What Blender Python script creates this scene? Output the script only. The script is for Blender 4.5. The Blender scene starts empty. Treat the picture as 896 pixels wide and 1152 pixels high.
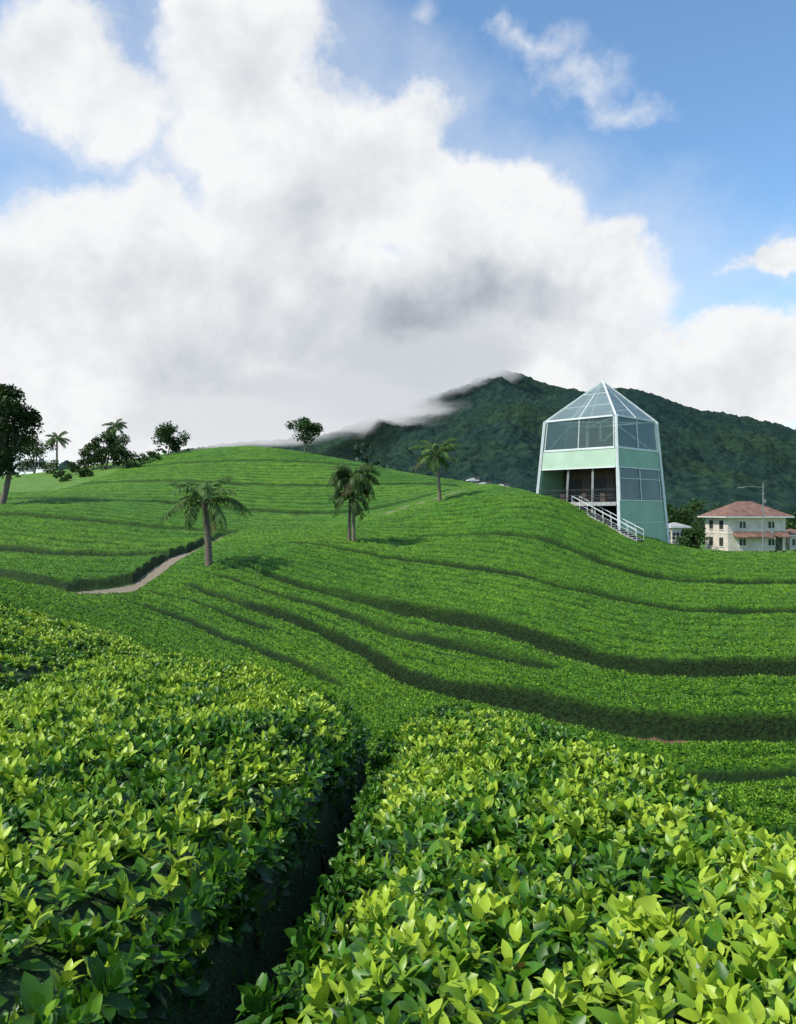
import bpy, math, random, time, bmesh
import numpy as np
from mathutils import Vector, Matrix
T0=time.time()
rng=np.random.default_rng(7)
random.seed(3)
scene=bpy.context.scene
F=896.0
def V(px,py,D): return ((px-448)/F*D, D, (576-py)/F*D)
def sstep(a,b,x):
    t=np.clip((x-a)/(b-a),0,1); return t*t*(3-2*t)
# ---------------------------------------------------------------- noise
def _h(ix,iy,seed):
    n=(ix*374761393+iy*668265263+seed*1442695041)&0xffffffff
    n=((n^(n>>13))*1274126177)&0xffffffff
    return ((n^(n>>16))&0xffff)/65535.0
def vnoise(x,y,seed=0):
    ix=np.floor(x).astype(np.int64); iy=np.floor(y).astype(np.int64)
    fx=x-ix; fy=y-iy
    fx=fx*fx*(3-2*fx); fy=fy*fy*(3-2*fy)
    a=_h(ix,iy,seed); b=_h(ix+1,iy,seed); c=_h(ix,iy+1,seed); d=_h(ix+1,iy+1,seed)
    return (a*(1-fx)+b*fx)*(1-fy)+(c*(1-fx)+d*fx)*fy
def fbm(x,y,oct=4,seed=0,rough=0.5):
    s=0;a=1;t=0
    for i in range(oct):
        s=s+a*vnoise(x*2**i+i*17.3,y*2**i+i*9.1,seed+i); t+=a; a*=rough
    return s/t
# ---------------------------------------------------------------- node helpers
def new_mat(name):
    m=bpy.data.materials.new(name); m.use_nodes=True
    nt=m.node_tree; b=nt.nodes['Principled BSDF']
    return m,nt,b
def link(nt,a,b): nt.links.new(a,b)
def simple_mat(name,col,rough=0.6,var=0.15,scale=3.0,bump=0.0,metal=0.0,spec=0.5,bscale=None):
    m,nt,b=new_mat(name)
    tc=nt.nodes.new('ShaderNodeTexCoord')
    n=nt.nodes.new('ShaderNodeTexNoise'); n.inputs['Scale'].default_value=scale; n.inputs['Detail'].default_value=5
    link(nt,tc.outputs['Object'],n.inputs['Vector'])
    r=nt.nodes.new('ShaderNodeValToRGB')
    r.color_ramp.elements[0].position=0.3; r.color_ramp.elements[1].position=0.7
    r.color_ramp.elements[0].color=(*[c*(1-var) for c in col],1)
    r.color_ramp.elements[1].color=(*[min(1,c*(1+var)) for c in col],1)
    link(nt,n.outputs['Fac'],r.inputs['Fac']); link(nt,r.outputs['Color'],b.inputs['Base Color'])
    b.inputs['Roughness'].default_value=rough; b.inputs['Metallic'].default_value=metal
    b.inputs['Specular IOR Level'].default_value=spec
    if bump>0:
        n2=nt.nodes.new('ShaderNodeTexNoise'); n2.inputs['Scale'].default_value=bscale or scale*4; n2.inputs['Detail'].default_value=4
        link(nt,tc.outputs['Object'],n2.inputs['Vector'])
        bp=nt.nodes.new('ShaderNodeBump'); bp.inputs['Distance'].default_value=bump
        link(nt,n2.outputs['Fac'],bp.inputs['Height']); link(nt,bp.outputs['Normal'],b.inputs['Normal'])
    return m
def leaf_mat(name,rough=0.4,trans=0.25,spec=0.4,gain=1.0):
    m,nt,b=new_mat(name)
    a=nt.nodes.new('ShaderNodeAttribute'); a.attribute_name='Col'
    tc=nt.nodes.new('ShaderNodeTexCoord')
    n=nt.nodes.new('ShaderNodeTexNoise'); n.inputs['Scale'].default_value=30; n.inputs['Detail'].default_value=1
    link(nt,tc.outputs['Object'],n.inputs['Vector'])
    hsv=nt.nodes.new('ShaderNodeHueSaturation')
    mr=nt.nodes.new('ShaderNodeMapRange'); mr.inputs['To Min'].default_value=0.7*gain; mr.inputs['To Max'].default_value=1.3*gain
    link(nt,n.outputs['Fac'],mr.inputs['Value']); link(nt,mr.outputs['Result'],hsv.inputs['Value'])
    link(nt,a.outputs['Color'],hsv.inputs['Color'])
    link(nt,hsv.outputs['Color'],b.inputs['Base Color'])
    b.inputs['Roughness'].default_value=rough; b.inputs['Specular IOR Level'].default_value=spec
    tr=nt.nodes.new('ShaderNodeBsdfTranslucent'); link(nt,hsv.outputs['Color'],tr.inputs['Color'])
    mx=nt.nodes.new('ShaderNodeMixShader'); mx.inputs[0].default_value=trans
    link(nt,b.outputs[0],mx.inputs[1]); link(nt,tr.outputs[0],mx.inputs[2])
    link(nt,mx.outputs[0],nt.nodes['Material Output'].inputs['Surface'])
    return m
# ---------------------------------------------------------------- mesh helpers
def np_mesh(name,verts,faces_list,mats,cols=None,smooth=True,parent=None,midx=None):
    verts=np.asarray(verts,dtype=np.float32)
    me=bpy.data.meshes.new(name)
    me.vertices.add(len(verts)); me.vertices.foreach_set('co',verts.ravel())
    loops=np.concatenate([f.ravel() for f in faces_list]).astype(np.int32)
    tot=np.concatenate([np.full(len(f),f.shape[1],dtype=np.int32) for f in faces_list])
    st=np.concatenate([[0],np.cumsum(tot)[:-1]]).astype(np.int32)
    me.loops.add(len(loops)); me.loops.foreach_set('vertex_index',loops)
    me.polygons.add(len(tot)); me.polygons.foreach_set('loop_start',st); me.polygons.foreach_set('loop_total',tot)
    me.polygons.foreach_set('use_smooth',np.full(len(tot),smooth))
    if midx is not None: me.polygons.foreach_set('material_index',np.asarray(midx,dtype=np.int32))
    me.update(calc_edges=True)
    if cols is not None:
        c=np.ones((len(verts),4),dtype=np.float32); c[:,:3]=cols
        at=me.attributes.new('Col','FLOAT_COLOR','POINT'); at.data.foreach_set('color',c.ravel())
    for m in (mats if isinstance(mats,(list,tuple)) else [mats]): me.materials.append(m)
    ob=bpy.data.objects.new(name,me); scene.collection.objects.link(ob)
    if parent: ob.parent=parent
    return ob
def empty(name,loc=(0,0,0)):
    e=bpy.data.objects.new(name,None); scene.collection.objects.link(e); return e
def norm(v): return v/np.maximum(np.linalg.norm(v,axis=-1,keepdims=True),1e-9)
def leaves_geo(P,d,n,L,W,curl=0.25,fold=0.25,detail=True):
    N=len(P); s=norm(np.cross(d,n)); n=norm(np.cross(s,d)); L=L[:,None]; W=W[:,None]
    if detail:
        ts=[0,.22,.52,.8,1.0]; ws=[0,.72,1.0,.62,0]
        vs=[]
        for t in ts: vs.append(P+L*(t*d-curl*t*t*n))
        for sg in (-1,1):
            for t,w in zip(ts[1:4],ws[1:4]):
                vs.append(P+L*(t*d-curl*t*t*n)+W*w*(sg*s+fold*n))
        k=11
        tri=np.array([[0,1,5],[3,4,7],[0,8,1],[3,10,4]]); quad=np.array([[1,2,6,5],[2,3,7,6],[1,8,9,2],[2,9,10,3]])
    else:
        vs=[P,P+.5*L*d+W*(-s+fold*n),P+L*(d-curl*n),P+.5*L*d+W*(s+fold*n)]
        k=4; tri=None; quad=np.array([[0,1,2,3]])
    v=np.stack(vs,axis=1).reshape(-1,3)
    base=(np.arange(N)*k)[:,None,None]
    fl=[]
    if tri is not None: fl.append((base+tri[None]).reshape(-1,3))
    fl.append((base+quad[None]).reshape(-1,4))
    return v,fl,k
class Geo:
    def __init__(s): s.v=[];s.f3=[];s.f4=[];s.c=[];s.m3=[];s.m4=[];s.n=0
    def add(s,v,fl,col,mi):
        v=np.asarray(v,dtype=float)
        for f in fl:
            f=np.asarray(f)+s.n
            if f.shape[1]==3: s.f3.append(f); s.m3.append(np.full(len(f),mi))
            else: s.f4.append(f); s.m4.append(np.full(len(f),mi))
        s.v.append(v); c=np.zeros((len(v),3)); c[:]=col; s.c.append(c); s.n+=len(v)
    def build(s,name,mats,smooth=True,parent=None):
        fl=[];mi=[]
        if s.f3: fl.append(np.concatenate(s.f3)); mi.append(np.concatenate(s.m3))
        if s.f4: fl.append(np.concatenate(s.f4)); mi.append(np.concatenate(s.m4))
        return np_mesh(name,np.concatenate(s.v),fl,mats,cols=np.concatenate(s.c),smooth=smooth,parent=parent,midx=np.concatenate(mi))
    def tube(s,pts,rad,col,mi,seg=7):
        pts=np.asarray(pts,dtype=float); n=len(pts)
        rad=np.broadcast_to(rad,(n,))
        tan=norm(np.gradient(pts,axis=0)); ref=np.array([0.3,1,0.1]) if abs(tan[0][1])<.8 else np.array([1,0,.1])
        a=norm(np.cross(tan,ref)); b=np.cross(tan,a)
        th=np.arange(seg)/seg*2*np.pi
        v=pts[:,None]+rad[:,None,None]*(np.cos(th)[None,:,None]*a[:,None]+np.sin(th)[None,:,None]*b[:,None])
        f=[]
        for i in range(n-1):
            for j in range(seg): f.append([i*seg+j,i*seg+(j+1)%seg,(i+1)*seg+(j+1)%seg,(i+1)*seg+j])
        s.add(v.reshape(-1,3),[np.array(f)],col,mi)
    def box8(s,v8,col=(1,1,1),mi=0):
        f=np.array([[0,3,2,1],[4,5,6,7],[0,1,5,4],[1,2,6,5],[2,3,7,6],[3,0,4,7]])
        s.add(v8,[f],col,mi)
    def box(s,c,size,rotz=0,col=(1,1,1),mi=0):
        x,y,z=[q/2 for q in size]; ca,sa=math.cos(rotz),math.sin(rotz)
        v=[]
        for dz in(-z,z):
            for dx,dy in((-x,-y),(x,-y),(x,y),(-x,y)): v.append((c[0]+dx*ca-dy*sa,c[1]+dx*sa+dy*ca,c[2]+dz))
        s.box8(v,col,mi)
    def beam(s,a,b,w,h=None,col=(1,1,1),mi=0):
        h=h or w; a=np.array(a,float); b=np.array(b,float); t=norm(b-a)
        up=np.array([0,0,1.]) if abs(t[2])<.95 else np.array([0,1.,0])
        sx=norm(np.cross(t,up)); sz=np.cross(sx,t)
        v=[]
        for p in(a,b):
            for q,r in((-1,-1),(1,-1),(1,1),(-1,1)): v.append(p+sx*q*w/2+sz*r*h/2)
        s.box8(v,col,mi)

# ================================================================= TERRAIN
ctrl=[V(*c) for c in [
 (896,612+10,72),(896,645,58),(896,682,46),(896,740,34),(896,805,26),(896,860,21),(896,925,17),
 (760,613,71),(760,645,57),(760,690,44),(760,741,34.5),(760,805,26.5),(760,860,22),
 (690,597,66),(690,640,56),(690,733,36),(690,795,28),
 (620,565,68),(610,558,70),(620,600,60),(620,650,49),(620,715,37),(620,780,29),
 (540,549,84),(540,580,68),(540,640,51),(540,700,39),(540,770,30),
 (448,573,80),(448,610,62),(448,650,50),(448,700,39.5),(448,760,31),
 (400,606,61),(330,598,68),(330,640,50),(330,690,39.5),(330,750,30),
 (235,635,50),(225,613,60),(235,690,38),(235,745,29),
 (150,655,45),(100,660,43),(100,700,33),(0,641,45),(0,660,34),(0,690,27),(75,657,44),(150,647,49),
 (200,614,62),(290,590,78),(380,587,80),(440,570,88),(520,549,92),
 (280,545,104),(280,515,122),(280,502,138),(200,550,96),(200,510,132),(380,552,102),(380,516,132),
 (460,533,125),(460,555,100),(540,545,125),(150,600,67),(150,560,90),(120,528,125),(100,565,82),(0,600,62),(0,565,84),(0,548,110),
 (60,533,150),(0,537,155),(-200,630,50),(-200,565,85),(-200,545,140),(120,522,145),
 (1100,640,62),(1100,720,38),(1100,810,24),(1300,650,60),
 (640,573,86),(700,603,80),(600,554,86),(570,548,97),
]]
ctrl+=[(25,98,-4.9),(36,98,-5.4),(50,98,-5.6),(50,125,-6.2),(75,150,-8),(12,150,3.0),(-26,175,8),(-26,230,-4),(0,230,-6),
 (-70,175,6),(-110,230,-2),(60,230,-9),(120,180,-9),(120,80,-7),(100,40,-7),(60,10,-7),
 (0,12,-4.3),(0,18,-6.0),(4,8,-4.2),(6,12,-5.8),(3,4,-2.9),(8,4,-5.0),(14,4,-6.3),
 (-8,20,-3.6),(-4,20,-5.0),(-11,22,-3.3),(-3,14,-3.6),(-6.5,14,-2.8),(-9,10,-2.3),(-4,8,-2.75),(0,8,-2.75),(0,4,-2.25),(-3,4,-2.2),(1.5,7,-2.8),
 (0,0,-1.8),(-8,2,-1.6),(-20,10,-1.6),(-20,30,-2.0),(-50,20,0),(0,-15,-1.0),(-30,-40,0),(40,-40,-3),(0,-100,0),(-120,0,2),(120,0,-6),(0,-230,0),(-200,100,2)]
ctrl=np.array(ctrl)
SC=1/40
def U(r2): return np.where(r2>1e-12,0.5*r2*np.log(np.maximum(r2,1e-12)),0)
Pc=ctrl[:,:2]*SC
r2=((Pc[:,None]-Pc[None])**2).sum(-1)
n=len(Pc); A=np.zeros((n+3,n+3)); A[:n,:n]=U(r2)+np.eye(n)*2e-4; A[:n,n]=1; A[:n,n+1:]=Pc; A[n,:n]=1; A[n+1:,:n]=Pc.T
W=np.linalg.solve(A,np.concatenate([ctrl[:,2],[0,0,0]]))
def ground(X,Y):
    X=np.atleast_1d(np.asarray(X,float)); Y=np.atleast_1d(np.asarray(Y,float)); sh=X.shape
    x=X.ravel()*SC; y=Y.ravel()*SC; out=np.zeros(len(x))
    for i in range(0,len(x),60000):
        a=x[i:i+60000];b=y[i:i+60000]
        rr=(a[:,None]-Pc[:,0])**2+(b[:,None]-Pc[:,1])**2
        out[i:i+60000]=U(rr)@W[:n]+W[n]+W[n+1]*a+W[n+2]*b
    R=np.hypot(X.ravel(),Y.ravel())
    w=sstep(180,300,R)
    out=np.where(w<1,out,0)*(1-w)+w*(-10+3*fbm(X.ravel()/200,Y.ravel()/200,3,5))
    return out.reshape(sh)
def gz(x,y): return float(ground([x],[y])[0])
uA=np.array([-400,0,100,200,290,350,420,500,560,620,690,760,896,1100,1400])
dA=np.array([70,66,62,55,49,47,45,42,39.5,37,35.5,34.3,34,34,34.])
uB=np.array([-400,0,75,150,210,260,320,380,430,480,550,620,690,760,896,1100,1400])
dB=np.array([52,50,48,47,45,42.5,40,37.5,33.5,31,30,29,27.6,26.6,26,25.5,25.])
ub=np.array([-400,0,75,150,200,290,380,440,520,560,2000])
db=np.array([50,46,45,49,60,77,79,86,94,400,400.])
CX,CY=-26.,140.
def rowfield(X,Y):
    Ys=np.maximum(Y,1); u=448+F*X/Ys; u=np.clip(u,-400,1400)
    A=np.interp(u,uA,dA); B=np.interp(u,uB,dB)
    for o in (-30,30):
        A=A+np.interp(u+o,uA,dA); B=B+np.interp(u+o,uB,dB)
    A=A/3; B=B/3
    k=(A-B)/6
    phi=np.where(Y>A,-(Y-A)/1.45,np.where(Y>B,(A-Y)/k,6+(B-Y)/1.3))
    wob=(fbm(X/6,Y/6,2,11)-.5)*.5
    phi=phi+wob*0.6
    bd=np.interp(u,ub,db)
    dome=Y>bd
    r=np.hypot((X-CX)*0.75,(Y-CY))
    phid=r/2.0+wob+0.35*(fbm(X/25,Y/25,2,3)-.5)*6
    return phi,phid,dome,Y-bd,u
def rows(X,Y):
    phi,phid,dome,sedge,u=rowfield(X,Y)
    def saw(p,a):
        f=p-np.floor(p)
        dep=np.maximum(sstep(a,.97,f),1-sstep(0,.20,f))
        dk=np.maximum(sstep(a+.03,a+.15,f),(1-sstep(0,.08,f)))  # dk: shade painted on each row's front face and gap
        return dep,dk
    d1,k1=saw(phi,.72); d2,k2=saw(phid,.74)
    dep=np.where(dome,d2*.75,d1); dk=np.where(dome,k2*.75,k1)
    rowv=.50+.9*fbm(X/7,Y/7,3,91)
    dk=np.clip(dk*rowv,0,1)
    big=np.zeros_like(phi); bdep=np.zeros_like(phi); soil=np.zeros_like(phi)
    wn=(fbm(X/2.2,Y/2.2,2,31)-.5)*.30
    L=[(0,.35,.85,285,9999,1),(6,.4,.9,205,9999,1),(3,.05,.45,230,640,0),(12,.10,.5,140,400,0),(9,.05,.35,150,330,0),
       (-8,.03,.32,300,9999,0),(-15,.03,.35,450,9999,0),(13.3,.25,.7,470,9999,.6),(10,.05,.3,560,9999,0)]
    for pk,w,a,u0,u1,so in L:
        q=phi-pk+wn
        um=sstep(u0-15,u0+30,u)*(1-sstep(u1-50,u1,u))
        um=np.where(dome,0,um)
        taper=.45+.55*sstep(u0,u0+260,u)
        sr=so*sstep(520,720,u)
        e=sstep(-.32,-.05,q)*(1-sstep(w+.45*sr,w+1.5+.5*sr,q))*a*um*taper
        kk=sstep(-.38,-.2,q)*(1-sstep(w*.5,w+.2,q))*min(1,a*1.4)*um*taper  # kk: painted shade along the wide gap's far wall
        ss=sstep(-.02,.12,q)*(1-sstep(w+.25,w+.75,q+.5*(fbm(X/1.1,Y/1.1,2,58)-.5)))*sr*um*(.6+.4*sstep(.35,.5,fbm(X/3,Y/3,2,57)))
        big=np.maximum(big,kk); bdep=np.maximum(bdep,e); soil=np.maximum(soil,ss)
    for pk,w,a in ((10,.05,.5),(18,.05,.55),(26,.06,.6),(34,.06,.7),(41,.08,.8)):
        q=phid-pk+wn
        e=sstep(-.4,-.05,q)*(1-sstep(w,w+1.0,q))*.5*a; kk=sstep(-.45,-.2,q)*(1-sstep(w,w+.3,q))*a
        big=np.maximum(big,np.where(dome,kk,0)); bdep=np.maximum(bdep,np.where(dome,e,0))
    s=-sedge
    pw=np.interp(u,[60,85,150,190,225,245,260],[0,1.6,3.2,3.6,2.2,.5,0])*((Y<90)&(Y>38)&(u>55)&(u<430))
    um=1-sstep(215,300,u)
    kk=sstep(-1.3,-.9,s)*(1-sstep(-.35,.1,s))*um*(.75+.25*fbm(X/2,Y/2,2,8))  # painted shade on the hedge wall behind the path
    e=sstep(-1.2,-.25,s)*(1-sstep(pw+.2,pw+6,s))*um*.65
    path=sstep(-.25,.1,s+wn*.8)*(1-sstep(pw-.4,pw+.3,s+wn*2.2))*(pw>.1)
    big=np.maximum(big,kk); bdep=np.maximum(bdep,e)
    xx,yy,_=V(475,563,82)
    ang=.55; dx=(X-xx); dy=(Y-yy); a=dx*math.cos(ang)+dy*math.sin(ang); b=-dx*math.sin(ang)+dy*math.cos(ang)
    dirt=(1-sstep(3.5,6,np.abs(a)))*(1-sstep(.6,1.1,np.abs(b+.3*np.sin(a*.5)+wn)))
    tea=sstep(9,13,Y)*(1-sstep(140,150,Y))
    lawn=((Y>98)&(X<-42))*1.0
    lawn=np.maximum(lawn,(X>24)*(Y>86))
    tea=tea*(1-lawn)
    z=-np.maximum(dep*.36,bdep)*tea
    cut=np.maximum(path,dirt*.6)
    z=z*(1-dirt)-.1*dirt*tea
    return z,np.clip(dk*tea,0,1),np.clip(big*tea*(1-cut),0,1),cut,tea,soil*tea
ang=np.concatenate([np.linspace(-math.pi,-.72,70)[:-1],np.linspace(-.72,-.50,90)[:-1],np.linspace(-.50,.50,850)[:-1],np.linspace(.50,.72,90)[:-1],np.linspace(.72,math.pi,70)])
rad=np.concatenate([[0.0],np.geomspace(.6,12,36)[:-1],np.geomspace(12,150,950)[:-1],np.geomspace(150,7000,90)])
AA,RR=np.meshgrid(ang,rad)
X=RR*np.sin(AA); Y=RR*np.cos(AA)
H=ground(X,Y)
dz,g,big,cut,tea,soil=rows(X,Y)
def bushn(X,Y): return (fbm(X/.35,Y/.35,3,40)-.5)*.15+(fbm(X/1.1,Y/1.1,2,44)-.5)*.18
fine=bushn(X,Y)*tea
Z=H+dz+fine*(1-cut)
na,nr=len(ang),len(rad)
idx=np.arange(na*nr).reshape(nr,na)
q=np.stack([idx[:-1,:-1],idx[:-1,1:],idx[1:,1:],idx[1:,:-1]],-1).reshape(-1,4)[:, ::-1]
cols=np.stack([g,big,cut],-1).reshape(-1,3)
m,nt,b=new_mat('tea_field_ground')
N=nt.nodes.new
att=N('ShaderNodeAttribute'); att.attribute_name='Col'
sep=N('ShaderNodeSeparateColor'); link(nt,att.outputs['Color'],sep.inputs[0])
att2=N('ShaderNodeAttribute'); att2.attribute_name='tea'
att3=N('ShaderNodeAttribute'); att3.attribute_name='soil'
tc=N('ShaderNodeTexCoord')
def noise(nt,sc,det=4,rough=.5):
    q=nt.nodes.new('ShaderNodeTexNoise'); q.inputs['Scale'].default_value=sc; q.inputs['Detail'].default_value=det; q.inputs['Roughness'].default_value=rough
    link(nt,tc.outputs['Object'],q.inputs['Vector']); return q
def ramp(nt,fac,stops):
    r=nt.nodes.new('ShaderNodeValToRGB'); e=r.color_ramp.elements
    while len(e)<len(stops): e.new(.5)
    for i,(p,c) in enumerate(stops): e[i].position=p; e[i].color=(*c,1)
    link(nt,fac,r.inputs['Fac']); return r
def mixc(nt,fac,a,b,mode='MIX'):
    x=nt.nodes.new('ShaderNodeMix'); x.data_type='RGBA'; x.blend_type=mode
    if hasattr(fac,'links'): link(nt,fac,x.inputs['Factor'])
    else: x.inputs['Factor'].default_value=fac
    for s,v in((6,a),(7,b)):
        if hasattr(v,'links'): link(nt,v,x.inputs[s])
        else: x.inputs[s].default_value=(*v,1)
    return x.outputs[2]
n1=noise(nt,7,5,.65); n2=noise(nt,.06,3); n3=noise(nt,.7,4)
leafc=ramp(nt,n1.outputs['Fac'],[(.32,(.012,.052,.004)),(.5,(.065,.190,.010)),(.70,(.18,.35,.02))]).outputs['Color']
tone=ramp(nt,n2.outputs['Fac'],[(.35,(.72,.85,.8)),(.65,(1.2,1.08,.9))]).outputs['Color']
tone2=ramp(nt,n3.outputs['Fac'],[(.3,(.65,.72,.75)),(.7,(1.25,1.15,1.0))]).outputs['Color']
c=mixc(nt,1.0,leafc,tone,'MULTIPLY'); c=mixc(nt,1.0,c,tone2,'MULTIPLY')
c=mixc(nt,sep.outputs[0],c,(.008,.030,.004))  # row fronts and gaps get their shade as dark base colour
grass=ramp(nt,n3.outputs['Fac'],[(.3,(.08,.17,.02)),(.7,(.14,.27,.035))]).outputs['Color']
c=mixc(nt,att2.outputs['Fac'],grass,c)
soilc=ramp(nt,n3.outputs['Fac'],[(.3,(.10,.07,.04)),(.5,(.20,.13,.08)),(.75,(.30,.20,.13))]).outputs['Color']
leaf_shade=ramp(nt,n1.outputs['Fac'],[(.35,(.004,.012,.002)),(.65,(.018,.048,.007))]).outputs['Color']  # near-black leaf tones that paint shade onto the wide furrow walls
c=mixc(nt,sep.outputs[1],c,leaf_shade)
c=mixc(nt,att3.outputs['Fac'],c,soilc)
pathc=ramp(nt,n1.outputs['Fac'],[(.3,(.20,.165,.115)),(.7,(.38,.32,.235))]).outputs['Color']
c=mixc(nt,sep.outputs[2],c,pathc)
link(nt,c,b.inputs['Base Color']); b.inputs['Roughness'].default_value=.65; b.inputs['Specular IOR Level'].default_value=.2
bp=N('ShaderNodeBump'); bp.inputs['Distance'].default_value=.22; bp.inputs['Strength'].default_value=1; link(nt,n1.outputs['Fac'],bp.inputs['Height']); link(nt,bp.outputs['Normal'],b.inputs['Normal'])
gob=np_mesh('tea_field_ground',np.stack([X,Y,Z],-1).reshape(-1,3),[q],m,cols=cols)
at=gob.data.attributes.new('tea','FLOAT','POINT'); at.data.foreach_set('value',tea.astype(np.float32).ravel())
at=gob.data.attributes.new('soil','FLOAT','POINT'); at.data.foreach_set('value',soil.astype(np.float32).ravel())
print('terrain',time.time()-T0)
LM=leaf_mat('tea_leaf',.38,.28,.38)
LM2=leaf_mat('tea_leaf_far',.55,.22,.22)
NS=390000
u=rng.uniform(-.60,.60,NS); D=1/rng.uniform(1/75,1/11.5,NS); x=u*D; y=D
dz,g,big,cut,tea_,soil_=rows(x,y)
keep=(tea_>.9)&(g*1.1+big*1.1+soil_*2<rng.uniform(.1,.65,NS))&(cut<.1)
x,y,D,g,big=x[keep],y[keep],D[keep],g[keep],big[keep]; dz=dz[keep]
z=ground(x,y)+dz+bushn(x,y)
P=np.stack([x,y,z-.01],-1); k=len(P)
d=norm(np.stack([rng.normal(0,1,k),rng.normal(0,1,k),rng.uniform(.1,1.5,k)],-1))
nn=norm(np.stack([rng.normal(0,.6,k),rng.normal(0,.6,k),np.ones(k)],-1))
L=rng.uniform(.055,.11,k)*(1+D/110)
v,fl,kk=leaves_geo(P,d,nn,L,L*.28,.2,.2,False)
f=rng.random(k)**1.3*np.clip(1-big*1.2,0,1)  # leaves near furrow walls are darkened with the same painted shade
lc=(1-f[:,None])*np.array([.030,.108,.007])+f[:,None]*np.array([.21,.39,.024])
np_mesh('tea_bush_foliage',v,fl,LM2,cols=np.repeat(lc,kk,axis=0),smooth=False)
print('scatter',k,time.time()-T0)

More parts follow.
